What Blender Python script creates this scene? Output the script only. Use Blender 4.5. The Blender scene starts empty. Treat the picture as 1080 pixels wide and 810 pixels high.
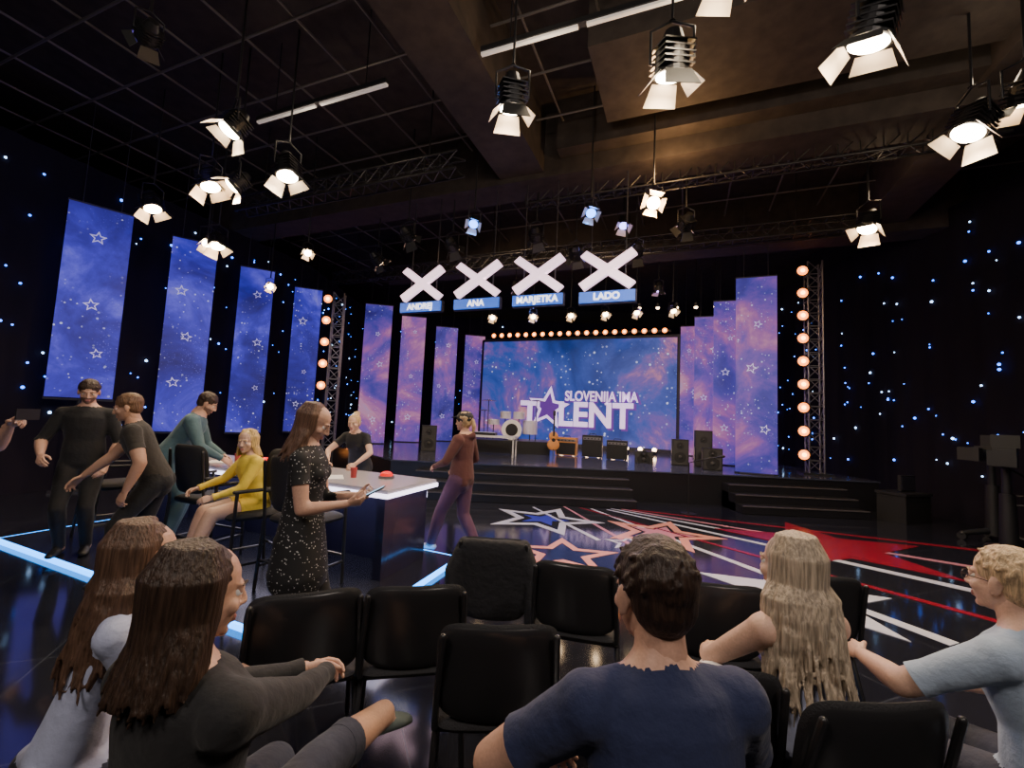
import bpy, bmesh, math, random
import numpy as np
from mathutils import Vector, Matrix
random.seed(7)
V=Vector
rad=math.radians
COL=bpy.context.scene.collection
# ---------------------------------------------------------------- materials
MATS={}
def mat(name,col=(.5,.5,.5),rough=.5,metal=0,em=None,es=0,bump=0,bscale=40,spec=.5,var=0,sheen=0,nosample=False):
    if name in MATS: return MATS[name]
    m=bpy.data.materials.new(name); m.use_nodes=True
    nt=m.node_tree; b=nt.nodes['Principled BSDF']
    b.inputs['Base Color'].default_value=(*col,1); b.inputs['Roughness'].default_value=rough
    b.inputs['Metallic'].default_value=metal; b.inputs['Specular IOR Level'].default_value=spec
    if sheen: b.inputs['Sheen Weight'].default_value=sheen
    if em: 
        b.inputs['Emission Color'].default_value=(*em,1); b.inputs['Emission Strength'].default_value=es
    if nosample: m.cycles.emission_sampling='NONE'
    if bump or var:
        tc=nt.nodes.new('ShaderNodeTexCoord'); n=nt.nodes.new('ShaderNodeTexNoise')
        n.inputs['Scale'].default_value=bscale; n.inputs['Detail'].default_value=4
        nt.links.new(tc.outputs['Object'],n.inputs['Vector'])
        if bump:
            bp=nt.nodes.new('ShaderNodeBump'); bp.inputs['Strength'].default_value=bump; bp.inputs['Distance'].default_value=.02
            nt.links.new(n.outputs['Fac'],bp.inputs['Height']); nt.links.new(bp.outputs['Normal'],b.inputs['Normal'])
        if var:
            r=nt.nodes.new('ShaderNodeValToRGB')
            r.color_ramp.elements[0].position=.3; r.color_ramp.elements[1].position=.7
            r.color_ramp.elements[0].color=(*[c*(1-var) for c in col],1)
            r.color_ramp.elements[1].color=(*[min(1,c*(1+var)) for c in col],1)
            nt.links.new(n.outputs['Fac'],r.inputs['Fac']); nt.links.new(r.outputs['Color'],b.inputs['Base Color'])
    MATS[name]=m; return m
def dots_mat(name,base,dot,scale=45,th=.22):
    m=mat(name,base,.8)
    nt=m.node_tree; b=nt.nodes['Principled BSDF']
    tc=nt.nodes.new('ShaderNodeTexCoord'); v=nt.nodes.new('ShaderNodeTexVoronoi'); v.inputs['Scale'].default_value=scale
    c=nt.nodes.new('ShaderNodeMath'); c.operation='LESS_THAN'; c.inputs[1].default_value=th
    mx=nt.nodes.new('ShaderNodeMix'); mx.data_type='RGBA'
    mx.inputs['A'].default_value=(*base,1); mx.inputs['B'].default_value=(*dot,1)
    L=nt.links.new
    L(tc.outputs['Object'],v.inputs['Vector']); L(v.outputs['Distance'],c.inputs[0]); L(c.outputs[0],mx.inputs['Factor']); L(mx.outputs['Result'],b.inputs['Base Color'])
    return m
def nebula(name,stops,strength,scale=.5,speck=16,off=0.0,spk=1.3,dust=(.25,.3,1.0)):
    m=bpy.data.materials.new(name); m.use_nodes=True; nt=m.node_tree; b=nt.nodes['Principled BSDF']; L=nt.links.new
    g=nt.nodes.new('ShaderNodeNewGeometry'); mp=nt.nodes.new('ShaderNodeMapping'); mp.inputs['Location'].default_value=(off,off*.7,off)
    L(g.outputs['Position'],mp.inputs['Vector'])
    n=nt.nodes.new('ShaderNodeTexNoise'); n.inputs['Scale'].default_value=scale; n.inputs['Detail'].default_value=10; n.inputs['Roughness'].default_value=.66; n.inputs['Distortion'].default_value=.5
    L(mp.outputs[0],n.inputs['Vector'])
    r=nt.nodes.new('ShaderNodeValToRGB'); cr=r.color_ramp
    while len(cr.elements)<len(stops): cr.elements.new(.5)
    for e,(p,c) in zip(cr.elements,stops): e.position=p; e.color=(*c,1)
    L(n.outputs['Fac'],r.inputs['Fac'])
    cur=r.outputs['Color']
    for sc,thr,gs,lo,cc in((speck*2.4,.36,.9,.50,dust),(speck,.32,1.1,.44,(spk*.7,spk*.75,spk))):
        v=nt.nodes.new('ShaderNodeTexVoronoi'); v.inputs['Scale'].default_value=sc; L(mp.outputs[0],v.inputs['Vector'])
        sep=nt.nodes.new('ShaderNodeSeparateColor'); L(v.outputs['Color'],sep.inputs[0])
        pw=nt.nodes.new('ShaderNodeMath'); pw.operation='POWER'; pw.inputs[1].default_value=2.6; L(sep.outputs[0],pw.inputs[0])
        rm=nt.nodes.new('ShaderNodeMath'); rm.operation='MULTIPLY'; rm.inputs[1].default_value=thr; L(pw.outputs[0],rm.inputs[0])
        lt=nt.nodes.new('ShaderNodeMath'); lt.operation='LESS_THAN'; L(v.outputs['Distance'],lt.inputs[0]); L(rm.outputs[0],lt.inputs[1])
        n2=nt.nodes.new('ShaderNodeTexNoise'); n2.inputs['Scale'].default_value=gs; n2.inputs['Detail'].default_value=3; L(g.outputs['Position'],n2.inputs['Vector'])
        gt=nt.nodes.new('ShaderNodeMapRange'); gt.inputs[1].default_value=lo; gt.inputs[2].default_value=lo+.15; L(n2.outputs['Fac'],gt.inputs[0])
        mm=nt.nodes.new('ShaderNodeMath'); mm.operation='MULTIPLY'; L(lt.outputs[0],mm.inputs[0]); L(gt.outputs[0],mm.inputs[1])
        mx=nt.nodes.new('ShaderNodeMix'); mx.data_type='RGBA'; mx.inputs['B'].default_value=(*cc,1)
        L(mm.outputs[0],mx.inputs['Factor']); L(cur,mx.inputs['A']); cur=mx.outputs['Result']
    L(cur,b.inputs['Emission Color']); b.inputs['Emission Strength'].default_value=strength
    b.inputs['Base Color'].default_value=(.02,.02,.06,1); b.inputs['Roughness'].default_value=.45
    return m
# ---------------------------------------------------------------- mesh builder
def frame(t,side):
    t=t.normalized(); s=side-t*side.dot(t)
    if s.length<1e-4: s=V((1,0,0)) if abs(t.x)<.9 else V((0,1,0)); s=s-t*s.dot(t)
    s.normalize(); return t,s,t.cross(s)
class MB:
    def __init__(s): s.v=[];s.f=[];s.m=[]
    def add(s,vs,fs,mi=0,M=None):
        o=len(s.v)
        s.v+=[tuple(M@V(v)) if M else tuple(v) for v in vs]
        s.f+=[tuple(i+o for i in f) for f in fs]; s.m+=[mi]*len(fs)
    def tube(s,pts,rr,side=None,seg=12,mi=0,round=True,M=None):
        pts=[V(p) for p in pts]
        if not isinstance(rr,(list,tuple)): rr=[rr]*len(pts)
        rr=[(r,r) if not isinstance(r,(list,tuple)) else r for r in rr]
        n=len(pts); T=[]
        for i in range(n):
            a=pts[max(0,i-1)];b=pts[min(n-1,i+1)]; T.append((b-a).normalized())
        sd=V(side) if side is not None else (V((1,0,0)) if abs(T[0].x)<.8 else V((0,0,1)))
        rings=[]
        def ring(c,t,a,b,sdv):
            t,x,y=frame(t,sdv)
            return [c+x*(a*math.cos(2*math.pi*k/seg))+y*(b*math.sin(2*math.pi*k/seg)) for k in range(seg)],x
        caps=[(.97,.26),(.75,.66),(.4,.92)] if round else []
        r0=min(rr[0])
        for off,sc in caps: R,_=ring(pts[0]-T[0]*r0*off,T[0],rr[0][0]*sc,rr[0][1]*sc,sd); rings.append(R)
        for i in range(n):
            R,x=ring(pts[i],T[i],rr[i][0],rr[i][1],sd)
            if side is None: sd=x
            rings.append(R)
        r1=min(rr[-1])
        for off,sc in reversed(caps): R,_=ring(pts[-1]+T[-1]*r1*off,T[-1],rr[-1][0]*sc,rr[-1][1]*sc,sd); rings.append(R)
        vs=[p for R in rings for p in R]; fs=[]
        for i in range(len(rings)-1):
            for k in range(seg):
                k2=(k+1)%seg; fs.append((i*seg+k,i*seg+k2,(i+1)*seg+k2,(i+1)*seg+k))
        fs.append(tuple(reversed(range(seg)))); o=(len(rings)-1)*seg; fs.append(tuple(range(o,o+seg)))
        s.add(vs,fs,mi,M)
    def cyl(s,p1,p2,r1,r2=None,seg=16,mi=0,M=None): s.tube([p1,p2],[r1,r1 if r2 is None else r2],seg=seg,mi=mi,round=False,M=M)
    def ell(s,c,r,mi=0,R=None,seg=16,rings=10,M=None):
        c=V(c); vs=[];fs=[]
        if not isinstance(r,(list,tuple)): r=(r,r,r)
        for i in range(1,rings):
            th=math.pi*i/rings
            for k in range(seg):
                ph=2*math.pi*k/seg; p=V((r[0]*math.sin(th)*math.cos(ph),r[1]*math.sin(th)*math.sin(ph),r[2]*math.cos(th)))
                vs.append(c+(R@p if R else p))
        a=len(vs); pt=V((0,0,r[2])); vs.append(c+(R@pt if R else pt)); vs.append(c-(R@pt if R else pt))
        for i in range(rings-2):
            for k in range(seg):
                k2=(k+1)%seg; fs.append((i*seg+k,(i+1)*seg+k,(i+1)*seg+k2,i*seg+k2))
        for k in range(seg):
            fs.append((a,k,(k+1)%seg)); o=(rings-2)*seg; fs.append((a+1,o+(k+1)%seg,o+k))
        s.add(vs,fs,mi,M)
    def box(s,c,d,mi=0,M=None,R=None):
        c=V(c); vs=[]
        for x in(-.5,.5):
            for y in(-.5,.5):
                for z in(-.5,.5):
                    p=V((x*d[0],y*d[1],z*d[2])); vs.append(c+(R@p if R else p))
        s.add(vs,[(0,1,3,2),(4,6,7,5),(0,4,5,1),(2,3,7,6),(0,2,6,4),(1,5,7,3)],mi,M)
    def prism(s,poly,z0,z1,mi=0,M=None):
        n=len(poly); vs=[(p[0],p[1],z0) for p in poly]+[(p[0],p[1],z1) for p in poly]
        fs=[tuple(reversed(range(n))),tuple(range(n,2*n))]+[(i,(i+1)%n,n+(i+1)%n,n+i) for i in range(n)]
        s.add(vs,fs,mi,M)
    def pad(s,w,h,t,curve=0,p=6,mi=0,M=None,n=12):
        vs=[];fs=[]
        for sg in(-1,1):
            for i in range(n+1):
                for j in range(n+1):
                    u=-1+2*i/n; v=-1+2*j/n; u=math.sin(u*math.pi/2); v=math.sin(v*math.pi/2)
                    m=max(abs(u),abs(v)); pn=(abs(u)**p+abs(v)**p)**(1/p) or 1; k=m/pn
                    x=u*k*w/2; z=v*k*h/2
                    vs.append((x,sg*t/2*math.sqrt(max(0,1-m**6))+curve*(x/(w/2))**2,z))
        N=(n+1)**2
        for i in range(n):
            for j in range(n):
                a=i*(n+1)+j; q=(a,a+1,a+n+2,a+n+1)
                fs.append(tuple(reversed(q))); fs.append(tuple(x+N for x in q))
        s.add(vs,fs,mi,M)
    def mesh(s,name='m'):
        me=bpy.data.meshes.new(name); me.from_pydata(s.v,[],s.f); me.update(); return me
    def obj(s,name,mats,loc=(0,0,0),rot=(0,0,0),parent=None,smooth=False,M=None):
        me=s.mesh(name)
        for m in mats: me.materials.append(m)
        me.polygons.foreach_set('material_index',s.m)
        bm=bmesh.new(); bm.from_mesh(me); bmesh.ops.recalc_face_normals(bm,faces=bm.faces); bm.to_mesh(me); bm.free()
        if smooth:
            me.polygons.foreach_set('use_smooth',[True]*len(me.polygons))
            try: me.set_sharp_from_angle(angle=rad(40))
            except Exception: pass
        o=bpy.data.objects.new(name,me); COL.objects.link(o); o.location=loc; o.rotation_euler=rot
        if M is not None: o.matrix_world=M
        if parent: o.parent=parent
        return o
def empty(name,loc=(0,0,0),rz=0):
    e=bpy.data.objects.new(name,None); COL.objects.link(e); e.location=loc; e.rotation_euler=(0,0,rz); e.empty_display_size=.1; return e
def remesh(mb,voxel,it=3,fac=.5):
    me=mb.mesh('tmp'); o=bpy.data.objects.new('tmp',me); COL.objects.link(o)
    r=o.modifiers.new('r','REMESH'); r.mode='VOXEL'; r.voxel_size=voxel
    if it:
        sm=o.modifiers.new('s','SMOOTH'); sm.iterations=it; sm.factor=fac
    dg=bpy.context.evaluated_depsgraph_get(); dg.update()
    m2=bpy.data.meshes.new_from_object(o.evaluated_get(dg))
    bpy.data.objects.remove(o); bpy.data.meshes.remove(me)
    m2.polygons.foreach_set('use_smooth',[True]*len(m2.polygons)); return m2
def centers(me):
    a=np.empty(len(me.polygons)*3,dtype=np.float64)
    me.polygons.foreach_get('center',a); return a.reshape(-1,3)
def put(me,name,mats,idx=None,parent=None,M=None):
    me.materials.clear()
    for m in mats: me.materials.append(m)
    me.polygons.foreach_set('material_index',idx if idx is not None else [0]*len(me.polygons))
    o=bpy.data.objects.new(name,me); COL.objects.link(o)
    if parent: o.parent=parent
    if M is not None: o.matrix_local=M
    return o
# ---------------------------------------------------------------- humans
def skin(i=0): 
    c=[(.56,.33,.24),(.64,.41,.31),(.50,.29,.20)][i]
    return mat('skin_%d'%i,c,.5,bump=.05,bscale=120,var=.08)
def ik(a,t,l1,l2,pole):
    d=t-a; L=min(d.length,(l1+l2)*.995); dn=d.normalized(); t=a+dn*L
    x=(l1*l1-l2*l2+L*L)/(2*L); h=math.sqrt(max(0,l1*l1-x*x))
    p=V(pole); p=p-dn*p.dot(dn); p.normalize()
    return a+dn*x+p*h,t
def hand_mesh(side,curl=.5,k=1):
    mb=MB(); X=[.030,.010,-.010,-.028]; Y=[.086,.091,.086,.076]; Ln=[.072,.080,.074,.058]
    mb.tube([(0,-.03,0),(0,.012,0)],[(.026,.019),(.029,.017)],side=(1,0,0))
    mb.tube([(0,.015,0),(0,.05,0),(0.001*side,.082,.001)],[(.03,.015),(.040,.0145),(.040,.012)],side=(1,0,0))
    for i in range(4):
        x=X[i]*side; p=V((x,Y[i]-.01,0)); pts=[p]; ang=0; 
        for fr,b in((.45,.5),(.31,.8),(.24,.55)):
            ang+=b*curl*(1+.12*i); p=p+V((X[i]*side*.12*fr,math.cos(ang),-math.sin(ang)))*(Ln[i]*fr+.003); pts.append(p)
        mb.tube(pts,[.0098,.0092,.0084,.0072],seg=10)
    mb.tube([(.015*side,.015,-.006),(.040*side,.045,-.014),(.054*side,.074,-.024-.012*curl),(.052*side,.098,-.034-.02*curl)],[.015,.013,.0105,.0085],seg=10)
    for i,v in enumerate(mb.v): mb.v[i]=(v[0]*k,v[1]*k,v[2]*k)
    return remesh(mb,.0042*k,2)
def hair_build(style,length=.4,locks=30,wave=.01,vox=.006,rnd=None,bulk=1):
    rnd=rnd or random.Random(3); mb=MB()
    if style=='short':
        mb.ell((0,-.022,.040),(.083,.102,.090)); mb.ell((0,-.048,.0),(.074,.064,.078))
        for i in range(170):
            a=rnd.uniform(0,2*math.pi); e=rnd.uniform(-.1,1.45)
            n=V((math.cos(a)*math.cos(e),math.sin(a)*math.cos(e),math.sin(e)))
            c=V((.080*n.x,-.022+.098*n.y,.04+.086*n.z))
            if c.y>.045 and c.z<.095: continue
            if c.y>.0 and c.z<.05: continue
            mb.tube([c,c+V((rnd.uniform(-.010,.010),.008,.0 if e>.5 else -.012))+n*.003],[.0085,.005],seg=6)
    else:
        mb.ell((0,-.024,.036),(.083,.098,.090)); mb.ell((0,-.035,.0),(.080,.080,.085))
    if style in('long','pony'):
        lr=min(1,(50/locks)**.6)
        for i in range(locks):
            a=rad(-128+256*i/(locks-1))+rnd.uniform(-.05,.05); d=V((math.sin(a),-math.cos(a),0)); 
            if d.y>0: d.y*=.55
            jt=rnd.uniform(-.004,.005)
            pts=[V((d.x*.012,d.y*.02-.01,.128)),V((d.x*(.058+jt),d.y*.070-.015,.112+jt)),V((d.x*(.086+jt),d.y*(.098+jt)-.018,.05)),V((d.x*.090*bulk**.5,d.y*.096-.018,-.04))]
            if style=='pony':
                pts=pts[:3]+[V((d.x*.07,-.075,.0))]; rr=[.012,.016,.017,.012]
            else:
                ln=length*rnd.uniform(.78,1.05); n=max(3,int(ln/.045)); ph=rnd.uniform(0,6); jb=rnd.uniform(.9,1.04)
                for j in range(1,n+1):
                    q=j/n; w=wave*math.sin(ph+j*1.3)
                    e=d*(.096+.04*q)*bulk*(1+(jb-1)*q); pts.append(V((e.x*1.1+w,e.y-.018-.03*q+wave*math.cos(ph+j),-.04-ln*q)))
                rr=[x*lr for x in [.008,.012,.0145,.016]+[.0165*(1-.72*(j/n)**1.5) for j in range(1,n+1)]]
            mb.tube(pts,rr,seg=7)
        if style=='long' and length>.15:
            mb.tube([(0,-.05,-.03),(0,-.085,-.04-length*.45),(0,-.10,-.04-length*.85)],[(.075*bulk,.03),(.085*bulk,.028),(.07*bulk,.015)],side=(1,0,0),seg=20)
        if style=='pony':
            pts=[V((0,-.09,.03)),V((0,-.135,.02)),V((.005,-.15,-.05)),V((0,-.14,-.05-length))]; mb.tube(pts,[.02,.028,.03,.008],seg=8)
    if style=='bun':
        mb.ell((0,-.09,.11),(.045,.042,.04))
        for i in range(7):
            a=i*.9; mb.tube([(.03*math.cos(a),-.09+.03*math.sin(a),.09),(.035*math.cos(a+1),-.09+.035*math.sin(a+1),.135)],[.014,.01],seg=6)
    return remesh(mb,vox,1,.3)
def head_build(vox=.005):
    mb=MB()
    mb.ell((0,-.015,.03),(.076,.097,.086)); mb.ell((0,.016,-.028),(.065,.073,.082)); mb.ell((0,.035,-.076),(.045,.043,.034))
    mb.ell((0,.066,-.097),(.020,.017,.014)); mb.ell((0,.071,.021),(.047,.018,.010))
    mb.tube([(0,.084,.012),(0,.097,-.012),(0,.104,-.031)],[.008,.009,.011],seg=10)
    for s in(-1,1):
        mb.ell((s*.011,.093,-.034),(.008,.010,.007)); mb.ell((s*.040,.056,-.028),(.024,.022,.022))
        R=Matrix.Rotation(s*-.25,3,'Z'); mb.ell((s*.078,-.008,-.008),(.009,.019,.032),R=R); mb.ell((s*.08,-.004,-.034),(.006,.008,.009))
        mb.tube([(s*.018,.080,.008),(s*.032,.083,.012),(s*.046,.075,.007)],.0048,seg=6)
        mb.tube([(s*.018,.079,-.009),(s*.032,.081,-.011),(s*.046,.073,-.008)],.004,seg=6)
    mb.ell((0,.083,-.062),(.024,.010,.0055)); mb.ell((0,.083,-.073),(.020,.010,.006))
    mb.tube([(0,-.02,-.05),(0,-.035,-.15)],[.052,.054])
    return remesh(mb,vox,2,.45)
def human(name,loc,yaw,H=1.75,sex='m',pelvis=(0,0,.93),chest=None,twist=0,hy=0,hp=0,hands=None,apole=None,feet=None,kpole=None,
          footdir=None,out=None,hair=('short',.0,(.05,.03,.02)),sk=0,vox=.012,curl=.6,handdir=None,palm=None,extra=None,ease=.008,beard=False,wave=.01,locks=30,heavy=1.0,cap=False,neckfwd=.03,bulk=1.0,hscale=1.0,hood=None,glasses=False):
    k=H/1.75; root=empty(name,loc,rad(yaw)); f=sex=='f'
    P=V(pelvis); C=V(chest) if chest else P+V((0,0,.49*k)); up=(C-P).normalized()
    Rt=Matrix.Rotation(rad(twist),3,'Z'); lat=Rt@V((1,0,0)); lat=(lat-up*lat.dot(up)).normalized(); fwd=up.cross(lat)
    if fwd.y<0 and abs(twist)<90: fwd=-fwd
    nd=(up*.55+V((0,0,.45))).normalized()
    N=C+up*.05*k; HC=N+nd*.155*k+fwd*neckfwd
    mb=MB(); segs=[]
    hipw,waw,chw,shw=(.168,.122,.140,.142) if f else (.160,.142,.165,.165)
    e=ease; hv=heavy; D=(C-P)
    prof=[(-.17,.10,.08),(0,hipw,.118),(.25,(hipw+waw)/2+.003,.112),(.47,waw,.098),(.72,(waw+chw)/2+.006,.108),(.9,chw,.108),(1.03,shw*.88,.086),(1.13,.085,.062),(1.2,.055,.055)]
    pts=[P+D*s+fwd*(-.012 if s<.2 else (.012 if s>.6 and s<1 else 0)) for s,_,_ in prof]
    rr=[((a+e)*k*hv,(b+e)*k*hv) for _,a,b in prof]; rr[-1]=(.055*k,.055*k); rr[-2]=(.085*k,.065*k)
    mb.tube(pts,rr,side=lat,seg=20); segs.append((P-D*.15,C-up*.03,.12,'torso'))
    segs.append((C-lat*.09*k+up*.02*k,C+lat*.09*k+up*.02*k,.05,'yoke'))
    hd=HC+V((0,0,-.06*k))-fwd*.02
    mb.tube([N-up*.04,N+up*.03,hd],[.062*k,.054*k,.052*k],seg=14); segs.append((N+up*.02,hd,.062,'neck'))
    if f:
        for s in(-1,1): mb.ell(C-up*.115*k+fwd*.085*k+lat*s*.062*k,(.058*k,.055*k,.056*k))
    for s in(-1,1): mb.ell(P+lat*s*.07*k-fwd*.06*k-up*.04*k,(.085*k,.08*k,.085*k))
    o=dict(top=None,bot=None,shoe=None,sleeve=.5,pants=2,hem=.14); o.update(out or {})
    J={}; cuff=MB()
    hands=hands or ((-.24,.05,.80),(.24,.05,.80)); feet=feet or ((-.1,0,.08),(.1,0,.08))
    apole=apole or ((-.4,-1,0),(.4,-1,0)); kpole=kpole or ((-.05,1,0),(.05,1,0)); footdir=footdir or ((-.12,1,0),(.12,1,0))
    sw=(.150 if f else .172)*k*hv
    def ip(vals,ts,t):
        return float(np.interp(t,ts,vals))
    for i,s in enumerate((-1,1)):
        S=C+lat*s*sw-up*.02*k; E,W=ik(S,V(hands[i]),.295*k,.255*k,apole[i])
        ra=.046*k*(.9 if f else 1.05)*hv; ee=e
        mb.ell(S,(ra+.012+ee)*1.0)
        mb.tube([C+lat*s*sw*.5+up*.015*k,S+up*.005],[.05*k,.055*k+e*.5],seg=12)
        u1=[ra+.008+ee,ra+.002+ee,ra*.82+ee*.7]; f1=[ra*.84+ee*.6,ra*.86+ee*.5,ra*.66+ee*.3,.0265*k]
        mb.tube([S,S.lerp(E,.4),E],u1,seg=14); segs.append((S,E,ra,'uarm'))
        mb.tube([E,E.lerp(W,.3),E.lerp(W,.75),W],f1,seg=14); segs.append((E,W,ra*.8,'farm'))
        J['S%d'%i]=S;J['E%d'%i]=E;J['W%d'%i]=W
        sl=o['sleeve']
        if .2<sl<=1: 
            a_,b_,t_=S,E,min(sl,.97); r_=ip(u1,[0,.4,1],t_)
        elif sl>1: a_,b_,t_=E,W,min(sl-1,.97); r_=ip(f1,[0,.3,.75,1],t_)
        if sl>.2:
            L_=(b_-a_).length; h_=.022/L_; q0=a_.lerp(b_,t_-h_*1.6); q1=a_.lerp(b_,t_+h_*.7); cuff.tube([q0,q1],[r_+.001,r_+.005],seg=20,mi=0,round=False)
        hh=P+lat*s*.088*k-up*.02; K,A=ik(hh,V(feet[i]),.435*k,.42*k,kpole[i]); rl=.076*k*(1.03 if f else 1)*hv
        t1=[rl+.008+e,rl+.002+e,rl*.75+e,rl*.68+e]; s1=[rl*.68+e,rl*.69+e,rl*.52+e,.040*k+e*.7]
        mb.tube([hh,hh.lerp(K,.35),hh.lerp(K,.8),K],t1,seg=16); segs.append((hh,K,rl*.85,'thigh'))
        mb.tube([K,K.lerp(A,.3),K.lerp(A,.7),A],s1,seg=14); segs.append((K,A,rl*.6,'shin'))
        pl=o['pants']
        if pl<2:
            if pl<=1: a_,b_,t_=hh,K,pl; r_=ip(t1,[0,.35,.8,1],t_)
            else: a_,b_,t_=K,A,pl-1; r_=ip(s1,[0,.3,.7,1],t_)
            L_=(b_-a_).length; h_=.03/L_; cuff.tube([a_.lerp(b_,t_-h_),a_.lerp(b_,t_+h_*.7)],[r_+.002,r_+.006],seg=20,mi=1,round=False)
        fd=V(footdir[i]).normalized(); A2=A
        dn=V((0,0,-1)); dn=(dn-fd*dn.dot(fd)).normalized(); sd=fd.cross(dn)
        mb.tube([A2-fd*.045*k+dn*.04*k,A2+fd*.03*k+dn*.036*k,A2+fd*.11*k+dn*.045*k,A2+fd*.165*k+dn*.052*k],[(.034*k,.036*k),(.038*k,.042*k),(.045*k,.03*k),(.036*k,.022*k)],side=sd,seg=12)
        mb.tube([A2,A2+dn*.03*k],[.036*k,.036*k]); segs.append((A2+dn*.045*k-fd*.04,A2+dn*.05*k+fd*.17*k,.035,'foot'))
    for ex in (extra or []):
        p=[V(q) for q in ex[0]]; mb.tube(p,ex[1],side=lat,seg=24); segs.append((p[0],p[-1],max(r[0] for r in ex[1])*.95,'skirt'))
    if hood:
        mb.tube([C+up*.03+lat*-.09-fwd*.03,C+up*.045-fwd*.10,C+up*.03+lat*.09-fwd*.03],[.04,.055,.04])
    me=remesh(mb,vox,3,.5); c=centers(me)
    bd=np.full(len(c),1e9); bi=np.zeros(len(c),int); bt=np.zeros(len(c))
    for si,(a,b,r,l) in enumerate(segs):
        a=np.array(a);ab=np.array(b)-a; t=np.clip(((c-a)@ab)/(ab@ab),0,1); d=np.linalg.norm(c-(a+t[:,None]*ab),axis=1)-r
        w=d<bd; bd[w]=d[w];bi[w]=si;bt[w]=t[w]
    idx=[]
    hN=(c-np.array(N))@np.array(up); rN=np.linalg.norm((c-np.array(N))-hN[:,None]*np.array(up),axis=1)
    for i in range(len(c)):
        l=segs[bi[i]][3]; t=bt[i]
        if l in('torso','neck','yoke') and rN[i]<.115*k and hN[i]>-.05: l='neck' if hN[i]>.012 else ('yoke')
        if l=='torso': m=1 if t>o['hem'] else 2
        elif l=='neck': m=0
        elif l in('skirt','yoke'): m=1
        elif l=='uarm': m=1 if t<o['sleeve'] else 0
        elif l=='farm': m=1 if t<o['sleeve']-1 else 0
        elif l=='thigh': m=2 if t<o['pants'] else 0
        elif l=='shin': m=2 if t<o['pants']-1 else 0
        else: m=3
        if o.get('tank') and l in('torso','yoke'):
            q=V(c[i])-C
            if q.dot(up)>-.02 and abs(q.dot(lat))>.075: m=0
            if q.dot(up)>.02 and q.dot(fwd)>.03: m=0
        idx.append(m)
    S_=skin(sk); shoe=o['shoe'] or mat('shoe_black',(.02,.02,.02),.5)
    put(me,'body',[S_,o['top'],o['bot'],shoe],idx,root)
    if not o.get('tank'):
        cuff.tube([N-up*.006,N+up*.012,N+up*.024],[(.078*k,.072*k),(.068*k,.065*k),(.061*k,.060*k)],side=lat,seg=28,mi=0,round=False)
    if cuff.v: 
        co=cuff.obj('cuffs',[o['top'],o['bot']],parent=root,smooth=True)
    hm=head_build(.005 if vox<.013 else .006); hc=centers(hm)
    hi=[1 if (-.081<z<-.055 and abs(x)<.025 and y>.080) else (2 if beard and z<-.040 and y>.0 and z>-.14 and not(abs(x)<.014 and z>-.05) else 0) for x,y,z in hc]
    hk=k**.4*(.96 if f else 1.0)*hscale
    MH=Matrix.Translation(HC)@Matrix.Rotation(rad(hy),4,'Z')@Matrix.Rotation(rad(-hp),4,'X')@Matrix.Scale(hk,4)
    hcol=hair[2]; hmname='hair_%d_%d_%d'%tuple(int(q*100) for q in hcol)
    hmat=mat(hmname,hcol,.5,bump=.5,bscale=90,var=.5)
    if hmname not in HM:
        HM.add(hmname); nt=hmat.node_tree
        tn=[n for n in nt.nodes if n.type=='TEX_NOISE'][0]; tcn=[n for n in nt.nodes if n.type=='TEX_COORD'][0]
        mp=nt.nodes.new('ShaderNodeMapping'); mp.inputs['Scale'].default_value=(1.4,1.4,.1); nt.links.new(tcn.outputs['Object'],mp.inputs['Vector']); nt.links.new(mp.outputs[0],tn.inputs['Vector'])
    put(hm,'head',[S_,mat('lips',(.42,.16,.14),.4),mat('stubble',(.20,.11,.08),.7)],hi,root,MH)
    eb=MB()
    for s in(-1,1):
        eb.ell((s*.032,.0685,-.0005),.0135,mi=0); eb.ell((s*.031,.0790,-.0005),(.0055,.004,.0055),mi=1)
        eb.tube([(s*.017,.088,.021),(s*.033,.087,.026),(s*.049,.074,.021)],[.003,.0036,.002],seg=6,mi=2)
    if glasses:
        for s in(-1,1):
            n=16; ring=[(s*.033+.021*math.cos(2*math.pi*j/n),.096,.0+.017*math.sin(2*math.pi*j/n)) for j in range(n+1)]
            eb.tube(ring,.0016,seg=5,mi=1); eb.tube([(s*.054,.095,.004),(s*.078,.06,.006),(s*.083,-.01,.004)],.0016,seg=5,mi=1)
        eb.tube([(-.012,.098,.003),(.012,.098,.003)],.0016,seg=5,mi=1)
    eo=eb.obj('eyes_and_brows',[mat('eye_white',(.8,.78,.75),.2),mat('iris',(.05,.03,.02),.15),hmat],smooth=True); eo.parent=root; eo.matrix_local=MH
    MHh=MH if hair[0]=='short' or hair[0]=='bun' else Matrix.Translation(HC)@Matrix.Rotation(rad(hy),4,'Z')@Matrix.Rotation(rad(-hp*.35),4,'X')@Matrix.Scale(hk,4)
    hr=hair_build(hair[0],hair[1],locks,wave,.005 if vox<.013 else .008,random.Random(len(name)),bulk)
    put(hr,'hair',[hmat],None,root,MHh)
    if cap:
        cb=MB(); cb.ell((0,-.020,.055),(.098,.114,.092)); cb.tube([(0,.06,.065),(0,.11,.062),(0,.165,.05)],[(.078,.012),(.078,.008),(.05,.006)],side=(1,0,0))
        put(remesh(cb,.006,1),'baseball_cap',[mat('cap_black',(.012,.012,.014),.7)],None,root,MH)
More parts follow.
